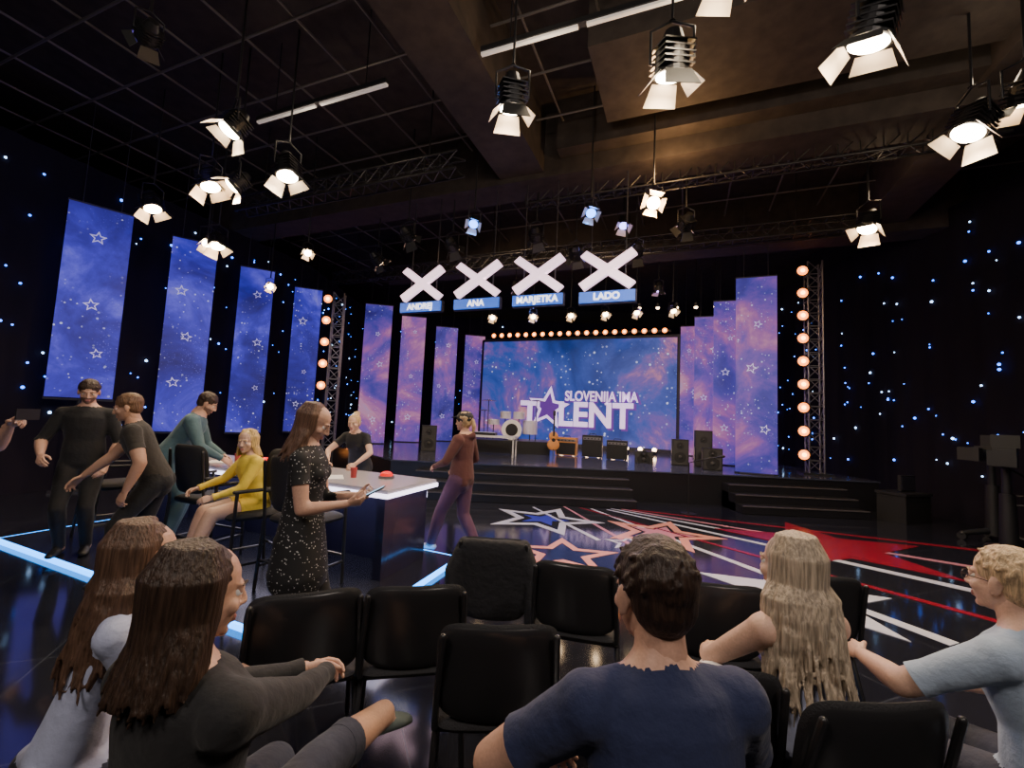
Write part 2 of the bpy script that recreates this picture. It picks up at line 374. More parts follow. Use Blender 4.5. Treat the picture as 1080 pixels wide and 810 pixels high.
    for i,s in enumerate((-1,1)):
        W=J['W%d'%i];E=J['E%d'%i]; d=(W-E).normalized()
        if handdir and handdir[i]: d=(V(handdir[i]).normalized()*.75+d*.25).normalized()
        z=V(palm[i]) if palm else V((s*.6,.3,.5)); z=(z-d*z.dot(d)).normalized(); x=d.cross(z)
        M=Matrix(((x.x,d.x,z.x,W.x),(x.y,d.y,z.y,W.y),(x.z,d.z,z.z,W.z),(0,0,0,1)))
        cu=curl[i] if isinstance(curl,(tuple,list)) else curl
        put(hand_mesh(-s,cu,k*(.92 if f else 1.0)),'hand_left' if s<0 else 'hand_right',[S_],None,root,M)
    return root,J
HM=set()
# ================================================================ ROOM
ZC=7.2
def simple(name,c,d,m,rz=0):
    b=MB(); b.box((0,0,0),d); return b.obj(name,[m],loc=c,rot=(0,0,rz))
floor_m=mat('studio_floor_gloss',(.012,.013,.020),.09,spec=1.0,bump=.008,bscale=3)
nt=floor_m.node_tree
bk=nt.nodes.new('ShaderNodeTexBrick'); bk.offset=0; bk.inputs['Scale'].default_value=1; bk.inputs['Brick Width'].default_value=1.0; bk.inputs['Row Height'].default_value=1.0
bk.inputs['Mortar Size'].default_value=.006; bk.inputs['Color1'].default_value=(.012,.013,.020,1); bk.inputs['Color2'].default_value=(.016,.017,.025,1); bk.inputs['Mortar'].default_value=(.04,.045,.06,1)
tcx=nt.nodes.new('ShaderNodeTexCoord'); mpx=nt.nodes.new('ShaderNodeMapping'); mpx.inputs['Rotation'].default_value=(0,0,rad(-22))
nt.links.new(tcx.outputs['Object'],mpx.inputs[0]); nt.links.new(mpx.outputs[0],bk.inputs['Vector']); nt.links.new(bk.outputs['Color'],nt.nodes['Principled BSDF'].inputs['Base Color'])
black=mat('wall_black_paint',(.012,.012,.015),.85,bump=.1,bscale=8)
ceilm=mat('ceiling_dark',(.040,.030,.025),.8,bump=.2,bscale=5,var=.3)
simple('floor',(-1,9,-.1),(24,26,.2),floor_m)
simple('ceiling',(-1,9,ZC+.05),(24,26,.1),ceilm)
simple('wall_right',(9.3,9,3.6),(.2,26,7.2),black); simple('wall_left',(-12.1,9,3.6),(.2,26,7.2),black)
simple('wall_back',(-1,21.6,3.6),(24,.2,7.2),black); simple('wall_front',(-1,-3.9,3.6),(24,.2,7.2),black)
curt=mat('star_cloth_velvet',(.010,.008,.016),.95,bump=.1,bscale=30,spec=.2)
s_blue=mat('star_led_blue',(.1,.2,1),.5,em=(.03,.17,1),es=8,nosample=True); s_white=mat('star_led_white',(.8,.9,1),.5,em=(.35,.6,1),es=8,nosample=True)
def curtain(name,pts,z0,z1,nstars,inward,seed,zs=None):
    b=MB(); vs=[]; acc=0; rnd=random.Random(seed); P=[]
    for a,c in zip(pts[:-1],pts[1:]):
        a=V((*a,0));c=V((*c,0)); L=(c-a).length; t=(c-a).normalized(); nn=V((-t.y,t.x,0)); m=int(L/.06)
        for i in range(m):
            p=a+t*(i*L/m); w=.02*math.sin((acc+i*L/m)*2*math.pi/.5); P.append(p+nn*w)
        acc+=L
    for p in P: vs+=[(p.x,p.y,z0),(p.x,p.y,z1)]
    fs=[(2*i,2*i+2,2*i+3,2*i+1) for i in range(len(P)-1)]
    b.add(vs,fs,0)
    o=b.obj(name,[curt],smooth=True)
    st=MB(); zs=zs or (z0+.4,z1-.3)
    for i in range(nstars):
        q=rnd.random()*acc; 
        for a,c in zip(pts[:-1],pts[1:]):
            a=V((*a,0));c=V((*c,0)); L=(c-a).length
            if q<=L: break
            q-=L
        t=(c-a).normalized(); nn=V((-t.y,t.x,0))*inward; p=a+t*min(q,L)+nn*.045; z=rnd.uniform(*zs); r=rnd.choice((.012,.016,.019,.026))
        st.ell((p.x,p.y,z),r,mi=0 if rnd.random()<.74 else 1,seg=6,rings=4)
    st.obj('star_light',[s_blue,s_white],parent=o)
    return o
curtain('star_cloth_curtain',[(-11.3,-1.5),(-10.9,0),(-6.3,13.0),(-6.3,20.2)],0,6.0,380,-1,4,zs=(1.0,5.6))
curtain('star_cloth_curtain',[(8.9,1),(8.9,20.2)],0,6.4,230,1,5,zs=(.9,5.9))
curtain('backdrop_curtain',[(-6.1,20.6),(8.8,20.9)],0,6.4,40,-1,6)
# banners
B1=nebula('banner_print_blue',[(.30,(.008,.005,.12)),(.44,(.025,.018,.38)),(.53,(.05,.04,.70)),(.60,(.13,.11,.95)),(.72,(.38,.34,1.0))],.68,.75,16,spk=1.3,dust=(.2,.2,1.0))
B2=nebula('banner_print_purple',[(.30,(.02,.010,.20)),(.42,(.06,.05,.48)),(.50,(.22,.09,.58)),(.57,(.48,.14,.50)),(.64,(.80,.32,.52)),(.76,(.40,.42,.85))],.64,.6,16,off=3.3,dust=(.4,.35,.9))
B3=nebula('led_screen_nebula',[(.30,(.004,.010,.08)),(.44,(.012,.06,.36)),(.52,(.05,.11,.55)),(.58,(.24,.12,.52)),(.63,(.75,.28,.42)),(.70,(.9,.5,.35)),(.8,(.3,.45,.9))],.68,.36,7,off=5.1,spk=1.4,dust=(.14,.35,.9))
star_w=mat('printed_star_white',(.5,.5,.7),.5,em=(.6,.56,.95),es=.6)
frame_m=mat('banner_frame',(.02,.02,.03),.5)
def star_pts(r,r2=None,rot=0,n=5):
    r2=r2 or r*.45; return [((r if i%2==0 else r2)*math.sin(rot+math.pi*i/n),(r if i%2==0 else r2)*math.cos(rot+math.pi*i/n)) for i in range(2*n)]
def star_ring(mb,c,r,w,rot,z0,z1,mi,M=None):
    a=star_pts(r,None,rot);b=star_pts(r*(1-w),None,rot); n=10
    for i in range(n):
        j=(i+1)%n; mb.prism([(c[0]+p[0],c[1]+p[1]) for p in (a[i],a[j],b[j],b[i])],z0,z1,mi,M)
MX=Matrix(((1,0,0,0),(0,0,1,0),(0,1,0,0),(0,0,0,1)))
def banner(x,y,w,z0,z1,rz,m,seed):
    b=MB(); rnd=random.Random(seed)
    b.box((0,0,(z0+z1)/2),(w,.06,z1-z0)); b.box((0,.04,z1+.02),(w+.03,.05,.05),1); b.box((0,.04,z0-.02),(w+.03,.05,.05),1)
    if z0>.9: b.cyl((0,.05,z0),(0,.05,0.0),.025,mi=1); b.box((0,.05,.012),(.5,.4,.02),1)
    else: b.box((0,.05,.665),(w*.8,.4,.02),1)
    b.cyl((-w*.3,.04,z1),(-w*.3,.04,ZC),.006,seg=6,mi=1); b.cyl((w*.3,.04,z1),(w*.3,.04,ZC),.006,seg=6,mi=1)
    for i in range(3):
        star_ring(b,(rnd.uniform(-.25,.25)*w,z0+(z1-z0)*(.08+.32*i+rnd.uniform(0,.2))),rnd.uniform(.07,.13),.32,rnd.uniform(-.4,.4),-.045,-.03,2,MX)
    return b.obj('printed_banner',[m,frame_m,star_w],loc=(x,y,0),rot=(0,0,rad(rz)))
for i,(x,y,w,z0) in enumerate([(-7.6,7.7,.86,1.65),(-6.9,9.1,.78,1.05),(-6.55,10.8,.74,1.0),(-6.0,12.4,.72,1.0)]): banner(x,y,w,z0,5.1,[45,36,28,22][i],B1,i)
for i,(x,y) in enumerate([(-4.4,13.9),(-3.6,15.4),(-2.65,17.0),(-1.66,18.5)]): banner(x,y,.84,.68,5.1,12,B2,10+i)
for i,(x,y) in enumerate([(5.48,9.75),(5.87,11.7),(6.1,13.5),(6.2,14.9)]): banner(x,y,.82,.68,5.1,-22,B2,20+i)
# ---------------------------------------------------------------- stage
stage_top=mat('stage_floor_gloss',(.05,.055,.09),.12,spec=.8,bump=.01,bscale=4)
stage_side=mat('stage_fascia_black',(.012,.012,.016),.35)
edge_m=mat('step_edge_grey',(.07,.065,.075),.4)
b=MB(); b.prism([(-2.5,9.4),(7.9,9.4),(7.9,19.9),(-5.6,19.9),(-5.3,13)],0.0,.62,1); b.prism([(-2.5,9.38),(7.92,9.38),(7.92,19.9),(-5.6,19.9),(-5.32,13)],.62,.65,0)
for i,(y0,z) in enumerate([(8.55,.16),(8.83,.33),(9.11,.49)]):
    for x0,x1 in((-1.9,2.5),(4.55,7.0)):
        b.box(((x0+x1)/2,(y0+9.38)/2,z/2+0),(x1-x0,9.38-y0,z-.01),1); b.box(((x0+x1)/2,y0+.01,z-.012),(x1-x0,.05,.02),2)
b.obj('stage_platform',[stage_top,stage_side,edge_m])
yaw=-rad(21.9); LC=V((2.28,16.6,0))
led=empty('led_video_wall',LC,yaw)
b=MB(); b.box((0,0,2.78),(7.5,.12,3.95)); b.obj('screen',[B3],parent=led)
b=MB(); b.box((0,.1,4.82),(7.7,.2,.1)); b.box((0,.1,.76),(7.7,.3,.1)); b.box((0,.12,.68),(7.7,.5,.06))
for s in(-1,1): b.box((s*3.82,.1,2.78),(.12,.2,4.1))
b.obj('frame',[frame_m],parent=led)
def text(body,size,parent,loc,m,rx=90,ext=.01,sx=1,name='lettering',bold=0.0):
    c=bpy.data.curves.new(name,'FONT'); c.body=body; c.size=size; c.extrude=ext; c.align_x='CENTER'; c.align_y='CENTER'; c.offset=bold
    c.materials.append(m); o=bpy.data.objects.new(name,c); COL.objects.link(o); o.parent=parent; o.location=loc; o.rotation_euler=(rad(rx),0,0); o.scale=(sx,1,1); return o
tx=mat('logo_lilac',(.8,.7,.9),.5,em=(.82,.60,.92),es=1.1); txb=mat('logo_shadow_purple',(.1,.02,.2),.5,em=(.14,.04,.3),es=.7)
text('SLOVENIJA IMA',.52,led,(1.12,-.085,2.58),tx,sx=.76,bold=.012); 
text('T',1.25,led,(-1.62,-.085,1.86),tx,bold=.04); text('LENT',1.25,led,(.90,-.085,1.86),tx,sx=.94,bold=.04)
text('SLOVENIJA IMA',.54,led,(1.16,-.07,2.54),txb,sx=.76,bold=.03,ext=.004); text('LENT',1.28,led,(.95,-.07,1.81),txb,bold=.06,ext=.004,sx=.94); text('T',1.28,led,(-1.58,-.07,1.81),txb,bold=.06,ext=.004)
b=MB()
star_ring(b,(-.88,2.12),.86,.30,.12,-.10,-.085,0,MX); b.prism([(-.88+p[0],2.12+p[1]) for p in star_pts(.92,.42,.12)],-.083,-.07,1,MX)
b.obj('logo_star',[tx,txb],parent=led)
warm=mat('bulb_amber',(1,.6,.3),.4,em=(1,.22,.02),es=5); bulbw=mat('bulb_white',(1,.9,.8),.4,em=(1,.66,.34),es=14); hotc=mat('bulb_filament',(1,.8,.5),.4,em=(1,.45,.12),es=14)
hous=mat('lamp_housing_black',(.02,.02,.022),.4,metal=.3); steel=mat('truss_steel',(.30,.28,.28),.35,metal=.9); bsteel=mat('black_steel',(.035,.033,.033),.4,metal=.5)
b=MB()
b.box((0,0,0),(7.0,.12,.07),0)
for i in range(20):
    x=-3.3+6.6*i/19; b.cyl((x,-.12,0),(x,.02,0),.105,.07,mi=0,seg=12); b.ell((x,-.125,0),(.09,.02,.09),mi=1,seg=10,rings=6); b.ell((x,-.145,0),(.04,.02,.04),mi=2,seg=8,rings=6); b.cyl((x,0,0),(x,.05,-.12),.015,mi=0,seg=6)
b.obj('blinder_light_bar',[hous,warm,hotc],loc=(2.28,16.5,4.98),rot=(0,0,yaw))
# ---------------------------------------------------------------- trusses
def truss(name,p1,p2,s=.3,m=None,r=.02):
    p1=V(p1);p2=V(p2); t,x,y=frame(p2-p1,V((0,0,1)) if abs((p2-p1).normalized().z)<.8 else V((1,0,0)))
    b=MB(); L=(p2-p1).length; cs=[x*s/2+y*s/2,x*s/2-y*s/2,-x*s/2-y*s/2,-x*s/2+y*s/2]
    for c in cs: b.cyl(p1+c,p2+c,r,seg=8)
    n=max(2,int(L/s)); 
    for i in range(n):
        a=p1+t*(L*i/n); e=p1+t*(L*(i+1)/n)
        for j in range(4):
            c1,c2=cs[j],cs[(j+1)%4]
            b.cyl(a+c1,e+c2,r*.5,seg=6); b.cyl(a+c1,a+c2,r*.5,seg=6)
    return b.obj(name,[m or bsteel])
def tower(x,y,z0,z1,n,side,rz):
    e=empty('lighting_truss_tower',(x,y,0),rad(rz))
    t=truss('truss',(.12,0,z0),(.12,0,z1),.3,steel,.022); t.parent=e
    b=MB(); b.box((.12,0,z0+.02),(.6,.6,.04))
    for i in range(n):
        z=z0+.45+(z1-z0-.7)*i/(n-1); c=V((-.16,-.22,z))
        b.cyl(c+V((0,.12,0)),c+V((0,-.02,0)),.10,.14,mi=0,seg=14); b.ell(c+V((0,-.02,0)),(.115,.03,.115),mi=1,seg=12,rings=6); b.ell(c+V((0,-.045,0)),(.05,.03,.05),mi=2,seg=10,rings=6); b.tube([c+V((0,.1,0)),c+V((.1,.12,.02)),c+V((.18,.12,.02))],.02,mi=0,seg=6)
    b.obj('blinder_lamps',[hous,warm,hotc]).parent=e
tower(7.1,10.4,.65,5.75,9,-1,-20); tower(-5.35,12.7,0,5.1,8,1,15)
dx,dy=math.cos(yaw),math.sin(yaw)
def along(cx,cy,L,z): return (cx-dx*L/2,cy-dy*L/2,z),(cx+dx*L/2,cy+dy*L/2,z)
for cx,cy,L,z in[(-3.3,7.6,5,5.65),(2.5,9.9,9,5.75),(3.4,7.0,7,5.95),(-2.6,11.6,6,5.55)]:
    a,c=along(cx,cy,L,z); t=truss('lighting_truss',a,c,.28)
    b=MB()
    for q in(.12,.88): p=V(a).lerp(V(c),q); b.cyl(p,(p.x,p.y,ZC),.012,seg=6)
    b.obj('hanger',[bsteel],parent=t)
b=MB()
def beam(cx,cy,L,w,z0,z1,rz): b.box((cx,cy,(z0+z1)/2),(L,w,z1-z0),R=Matrix.Rotation(rz,3,'Z'))
beam(0,8.1,17,.7,6.0,ZC,yaw); beam(-1.25,4.6,7.5,.85,6.1,ZC,yaw+math.pi/2); beam(4.3,4.6,7,1.5,6.4,ZC,yaw); beam(4.0,6.3,7,.9,6.3,ZC,yaw); beam(3,11.4,16,.6,6.0,ZC,yaw); beam(6.6,6,7,.8,6.2,ZC,yaw+math.pi/2)
b.obj('ceiling_beam',[ceilm])
b=MB()
for i in range(15):
    q=-8+i*.95; a,c=along(-1+q*-dy,7+q*dx,20,6.75); b.cyl(a,c,.018,seg=6)
for i in range(18):
    q=-8+i*.95; a=V((-1+q*dx,7+q*dy,6.8)); d=V((-dy,dx,0))*8; b.cyl(a-d,a+d,.018,seg=6)
b.obj('ceiling_pipe_grid',[mat('grid_pipe',(.15,.135,.12),.5,metal=.3)])
b=MB(); strip=mat('strip_light',(.8,.8,.8),.5,em=(1,.80,.68),es=.22)
for p,q in[((-4.1,6.4),(-1.85,5.5)),((-.55,4.95),(1.75,4.05))]:
    d=V((q[0]-p[0],q[1]-p[1],0)); c=V(((p[0]+q[0])/2,(p[1]+q[1])/2,6.0)); R=Matrix.Rotation(math.atan2(d.y,d.x),3,'Z')
    for t0,t1 in((0,.48),(.52,1)):
        c2=V((*p,6.0)).lerp(V((*q,6.0)),(t0+t1)/2); b.box(c2,(d.length*(t1-t0),.045,.03),1,R=R)
    b.box(c+V((0,0,.045)),(d.length,.08,.06),0,R=R)
    for t in(.15,.85): k=V((*p,6.0)).lerp(V((*q,6.0)),t); b.cyl(k,(k.x,k.y,ZC),.008,mi=0,seg=6)
b.obj('ceiling_strip_light',[hous,strip])
# ---------------------------------------------------------------- lamps
flapm=mat('barndoor_metal',(.75,.62,.48),.4,metal=.0); flapo=mat('barndoor_outside_black',(.03,.03,.03),.5)
def lamp(loc,aim,power=200,col=(1,.80,.58),s=1.0,es=60,name='fresnel_stage_light',spot=75,cast=True,top=None,ceil_fill=0):
    e=empty(name,loc); d=(V(aim)-V(loc)).normalized(); q=d.to_track_quat('-Z','Y')
    b=MB(); b.cyl((0,0,0),(0,0,.18*s),.14*s,.14*s,seg=20); b.cyl((0,0,.18*s),(0,0,.34*s),.125*s,.07*s,seg=20); b.cyl((0,0,.01),(0,0,-.015),.155*s,seg=20)
    for i in range(5): b.box((0,0,.04*s+.045*s*i),(.285*s,.285*s,.012*s),R=Matrix.Rotation(.4,3,'Z'))
    b.cyl((0,0,-.016),(0,0,-.022),.13*s,mi=1,seg=20)
    for i in range(4):
        Rz=Matrix.Rotation(i*math.pi/2+.3,4,'Z'); l=.13*s if i%2 else .19*s; w=.115*s; sp=math.radians(34+10*(i%2)); y0=.14*s
        p=[(-w,y0,-.02),(w,y0,-.02),(w*1.35,y0+l*math.sin(sp),-.02-l*math.cos(sp)),(-w*1.35,y0+l*math.sin(sp),-.02-l*math.cos(sp))]
        n=V((0,.006,.004)); vs=p+[tuple(V(t)+n) for t in p]
        b.add(vs,[(0,3,2,1)],2,Rz); b.add(vs,[(4,5,6,7),(0,1,5,4),(1,2,6,5),(2,3,7,6),(3,0,4,7)],3,Rz)
    bulb=mat('lens_%d_%d_%d_%d'%(int(col[0]*99),int(col[1]*99),int(col[2]*99),int(es)),(1,1,1),.3,em=col,es=es)
    o=b.obj('lamp_head',[hous,bulb,flapm,flapo],smooth=False,parent=e); o.rotation_mode='QUATERNION'; o.rotation_quaternion=q
    b=MB(); ax=q.to_matrix()@V((1,0,0)); ax.z=0; ax.normalize(); c=q.to_matrix()@V((0,0,.1*s)); zt=.38*s
    b.tube([c+ax*.13*s,c+ax*.18*s,c+ax*.18*s+V((0,0,zt*.8)),c+V((0,0,zt)),c-ax*.18*s+V((0,0,zt*.8)),c-ax*.18*s,c-ax*.13*s],.013*s,seg=8)
    tz=(top or ZC)-loc[2]; b.cyl(c+V((0,0,zt)),(c.x,c.y,min(tz,zt+.1*s)),.03*s,seg=8); b.cyl(c+V((0,0,zt)),(c.x,c.y,tz),.014,seg=8)
    b.obj('yoke_and_hanger',[hous],parent=e,smooth=True)
    if cast:
        l=bpy.data.lights.new('spot','SPOT'); l.energy=power; l.color=col; l.spot_size=rad(min(165,spot*2)); l.spot_blend=.45; l.shadow_soft_size=.06
        lo=bpy.data.objects.new('beam',l); COL.objects.link(lo); lo.parent=e; lo.location=d*.035; lo.rotation_mode='QUATERNION'; lo.rotation_quaternion=q
    if ceil_fill:
        l=bpy.data.lights.new('ceiling_fill','POINT'); l.energy=ceil_fill; l.color=col; l.shadow_soft_size=.12  # extra point light added beside the lamp to warm the ceiling
        lo=bpy.data.objects.new('ceiling_fill',l); COL.objects.link(lo); lo.parent=e; lo.location=(.28,0,.62)
    return e
W=(1,.70,.40); N_=(1,.80,.55)
lamp((-.14,4.5,5.0),(-.05,5.6,0),210,N_,ceil_fill=14); lamp((1.4,3.95,5.0),(1.7,5.3,0),210,N_,1.1,ceil_fill=14); lamp((2.94,3.5,5.0),(2.4,4.8,0),250,N_,1.15)
lamp((1.62,3.25,5.3),(2,5,0),100,N_,1.0); lamp((4.9,4.55,5.0),(2.6,4.9,0),260,N_,1.1,ceil_fill=14); lamp((5.3,4.35,5.2),(6,5.6,2),60,W,1.0,cast=False)
lamp((5.7,6.9,5.0),(3.6,6.2,0),240,W,1.0,ceil_fill=14)
lamp((-3.6,5.1,5.0),(-4.8,3.9,1.5),170,N_,.9); lamp((-3.35,6.0,4.95),(-2.4,5.4,0),260,N_,1.05,ceil_fill=12); lamp((-4.8,6.5,5.0),(-3.2,6.0,0),220,W,1.0); lamp((-4.35,6.35,4.95),(-6,4.9,2),50,W,.85,cast=False)
lamp((-6.4,7.36,5.0),(-4.6,6.8,0),100,W,.95); lamp((-5.8,8.2,4.7),(-4.3,7.0,0),130,W,.9); lamp((-6.1,8.35,4.8),(-4,7,1),80,W,.75,cast=False)
lamp((-4.2,8.5,4.75),(-2.5,5.5,1),60,W,.5); lamp((-5.75,10.0,4.45),(-3,6,1),50,W,.5,cast=False)
lamp((2.03,6.4,5.0),(.2,.6,1.2),430,(1,.58,.24),.72,es=200,spot=80,ceil_fill=75)
for x,y in((-.8,7.4),(1.15,6.8)): lamp((x,y,5.0),(x-.3,y-2.5,1.8),70,(.04,.24,1),.6,es=10)
for i,(x,y,z) in enumerate([(-2.1,8.2,5.0),(-1.3,8.6,5.0),(.35,8.2,5.1),(1.2,8.8,5.0),(2.35,8.5,5.0),(2.9,7.4,5.1),(-3.1,9.6,5.0)]): lamp((x,y,z),(2+(x-1)*.4,13.5,1.2),220,W,.8,es=12,cast=i in(1,3,4))
for i,x in enumerate((-.7,.55,1.65,2.6,3.4,4.3)): lamp((x,13.4-.35*i,4.75),(x+.2,9,1),30,W,.6,es=24,cast=False)
b=MB()
for i in range(7): b.ell((.9*i*.6,-.22*i*.6,0),.06,mi=1,seg=8,rings=6); b.cyl((.54*i,-.13*i,.0),(.54*i,-.13*i,.12),.07,seg=8); b.cyl((.54*i,-.13*i,.1),(.54*i,-.13*i,ZC-5.3),.008,seg=6)
b.obj('small_par_lights',[hous,bulbw],loc=(3.9,13.5,5.3))
def light(name,kind,loc,aim,power,col,size=1,spot=60):
    l=bpy.data.lights.new(name,kind); l.energy=power; l.color=col
    if kind=='AREA': l.size=size
    else:
        l.shadow_soft_size=size
        if kind=='SPOT': l.spot_size=rad(spot); l.spot_blend=.8
    o=bpy.data.objects.new(name,l); COL.objects.link(o); o.location=loc; o.rotation_mode='QUATERNION'; o.rotation_quaternion=(V(aim)-V(loc)).normalized().to_track_quat('-Z','Y'); return o
for i,x in enumerate((-2.6,2.6)):  # added fill panels and area lights behind the camera, brightening the audience
    b=MB(); b.box((0,0,.03),(1.3,.7,.08),0); b.box((0,0,-.015),(1.2,.6,.01),1); b.cyl((-.4,0,.05),(-.4,0,ZC-5.6),.01,seg=6); b.cyl((.4,0,.05),(.4,0,ZC-5.6),.01,seg=6)
    o=b.obj('audience_fill_panel',[hous,mat('panel_glow',(1,1,1),.5,em=(1,.86,.72),es=2)],loc=(x,-1.6,5.6))
    l=light('audience_fill_light','AREA',(0,0,-.04),(x*.6-x,4.2,-4.6),165,(1,.86,.76),1.1); l.parent=o
for loc,aim,p,c in[((-4.2,4.5,5.6),(-8.5,7.5,3),110,(.12,.10,1)),((0,12.5,5.4),(1.5,14,.6),450,(.2,.28,1)),((4,12,5.4),(4,12.6,.6),420,(.5,.3,1)),((2.2,8.9,5.8),(1.6,6.0,0),260,(.30,.30,1))]:
    lamp(loc,aim,p,c,.7,es=8,name='wash_light',spot=55)
b=MB()
for i in range(8):
    c=V((1.9+.42*i,15.9-.17*i,.65)); b.cyl(c,c+V((0,0,.12)),.10,.12,seg=10); b.ell(c+V((0,-.05,.15)),.08,mi=1,seg=8,rings=6)
b.obj('stage_uplights',[hous,bulbw])
# ---------------------------------------------------------------- vote crosses
xw=mat('cross_glow',(1,.9,.95),.5,em=(1,.66,.82),es=1.7); pan=mat('name_panel_blue',(.05,.15,.6),.5,em=(.02,.11,.62),es=1.0); tw=mat('name_text_white',(1,1,1),.5,em=(1,1,1),es=2.0)
for nm,x,y in(('LADO',1.55,7.3),('MARJETKA',.39,7.7),('ANA',-.74,8.15),('ANDREJ',-1.89,8.6)):
    e=empty('judge_vote_cross',(x,y,0),yaw)
    b=MB(); MX2=Matrix.Translation((0,0,4.24))@MX
    b.prism([(-.47,.27),(-.36,.36),(.47,-.24),(.36,-.34)],-.05,.05,0,MX2)
    b.prism([(-.49,-.22),(-.40,-.34),(.49,.24),(.40,.35)],-.052,.048,0,MX2)
    b.obj('cross',[xw],parent=e)
    b=MB(); b.box((0,0,3.77),(.94,.1,.19),0); b.box((0,.03,3.77),(.98,.08,.22),1); b.cyl((-.3,.05,3.86),(-.3,.05,ZC),.012,mi=1,seg=6); b.cyl((.3,.05,3.86),(.3,.05,ZC),.012,mi=1,seg=6)
    b.obj('name_panel',[pan,frame_m],parent=e)
    text(nm,.165,e,(0,-.056,3.77),tw,ext=.004,bold=.004)
# ---------------------------------------------------------------- judge platform
C1,C2,C3,C4=(-1.22,3.02),(-.53,5.05),(-4.85,7.1),(-5.6,4.98)
b=MB(); b.prism([C1,C2,C3,C4],0,.05,0)
cy=[C1,C2,C3,C4]
for i in range(4):
    a=V((*cy[i],.03));c=V((*cy[(i+1)%4],.03)); d=(c-a); n=V((d.y,-d.x,0)).normalized()*.016; cc=(a+c)/2+n
    b.box(cc+V((0,0,-.004)),(d.length,.028,.042),1,R=Matrix.Rotation(math.atan2(d.y,d.x),3,'Z'))
b.obj('judges_platform',[mat('platform_black',(.012,.013,.02),.25),mat('led_strip_blue',(.1,.5,1),.5,em=(.008,.28,1),es=7)])
NR,FR,FL,NL=V((-1.12,4.16,0)),V((-.81,5.03,0)),V((-4.45,6.7,0)),V((-4.76,5.83,0))
def lerp4(u,v): return (NR.lerp(NL,u)).lerp(FR.lerp(FL,u),v)
def q2(*uv): return [tuple(lerp4(u,v)[:2]) for u,v in uv]
b=MB(); b.prism(q2((0,0),(0,1),(1,1),(1,0)),.86,.90,0)
b.prism(q2((-.004,-.02),(-.004,1.02),(1.004,1.02),(1.004,-.02)),.822,.862,1)
b.prism(q2((.02,.55),(.02,.93),(.98,.93),(.98,.55)),.05,.82,2)
for u0,u1 in((.015,.04),(.32,.335),(.66,.675),(.96,.985)): b.prism(q2((u0,.06),(u0,.9),(u1,.9),(u1,.06)),.05,.82,2)
b.prism(q2((.02,.935),(.02,.945),(.98,.945),(.98,.935)),.7,.76,1)
b.obj('judges_desk',[mat('desk_top_white',(.42,.40,.44),.2),mat('desk_edge_glow',(1,.9,.9),.4,em=(.80,.74,1),es=3.6),mat('desk_body_gloss',(.02,.02,.045),.15)])
red=mat('buzzer_red',(.8,.01,.01),.25,em=(1,.02,.01),es=.8)
for u in(.12,.38,.62,.86):
    p=lerp4(u,.66); b=MB(); b.cyl((0,0,0),(0,0,.03),.085,seg=24); b.cyl((0,0,.03),(0,0,.045),.07,.068,mi=1,seg=24); b.ell((0,0,.045),(.066,.066,.035),mi=1)
    b.obj('judge_buzzer',[steel,red],loc=(p.x,p.y,.90),smooth=True)
for u,v in((.24,.3),(.48,.35),(.75,.35)):
    p=lerp4(u,v); b=MB(); b.box((0,0,.004),(.21,.3,.006),R=Matrix.Rotation(.4,3,'Z')); b.cyl((.2,.06,0),(.2,.06,.11),.03,.036,mi=1,seg=16)
    b.obj('papers_and_cup',[mat('paper',(.75,.75,.75),.8),mat('cup_red',(.4,.05,.05),.4)],loc=(p.x,p.y,.90))
# ---------------------------------------------------------------- floor graphics
d_w=mat('decal_white',(.62,.64,.78),.2,em=(.6,.65,.9),es=.03); d_s=mat('decal_salmon',(.75,.32,.24),.2,em=(.8,.3,.25),es=.05); d_r=mat('decal_red',(.28,.012,.028),.2,em=(.8,.02,.05),es=.02); d_p=mat('decal_pink',(.6,.25,.32),.2); d_b=mat('decal_blue',(.04,.05,.4),.2,em=(.05,.06,.6),es=.12)
def sdecal(x,y,r,w,rot,m,z=.004,solid=False):
    b=MB()
    if solid: b.prism([p for p in star_pts(r,r*.42,rot)],0.001,z)
    else: star_ring(b,(0,0),r,w,rot,0.001,z,0)
    b.obj('floor_star_decal',[m],loc=(x,y,0))
sdecal(.62,7.35,1.0,.30,.4,d_w); sdecal(.72,5.5,.74,.34,.1,d_s); sdecal(2.35,6.75,.95,.34,.5,d_s,.005); sdecal(4.7,6.5,1.5,0,.2,d_r,.007,True); sdecal(2.95,4.5,.95,0,.3,d_w,.006,True); sdecal(2.35,6.75,.5,0,.5,d_p,.004,True); sdecal(.62,7.35,.42,0,.4,d_b,.004,True); sdecal(1.7,6.1,.35,.3,.2,d_w,.0045)
b=MB()
def ray(x0,y0,x1,y1,w0,w1,mi,z):
    a=V((x0,y0,0));c=V((x1,y1,0)); n=V((-(c-a).y,(c-a).x,0)).normalized()
    b.prism([tuple((a+n*w0)[:2]),tuple((a-n*w0)[:2]),tuple((c-n*w1)[:2]),tuple((c+n*w1)[:2])],.001,z,mi)
for j,(x0,y0,x1,y1,w0,w1,mi) in enumerate([(1.6,8.4,3.6,3.6,.02,.07,0),(1.1,8.5,2.1,4.4,.02,.05,1),(1.9,8.4,5.3,4.6,.02,.08,0),(2.2,8.5,6.2,5.6,.02,.06,1),(2.4,8.5,7.0,6.6,.02,.06,2),(.5,8.3,1.3,6.2,.02,.04,0),(1.4,8.45,4.6,3.9,.015,.05,2),(2.0,8.5,5.0,5.9,.015,.05,0)]): ray(x0,y0,x1,y1,w0,w1,mi,.003+j*.0003)
b.obj('floor_ray_decal',[d_w,d_p,d_r])
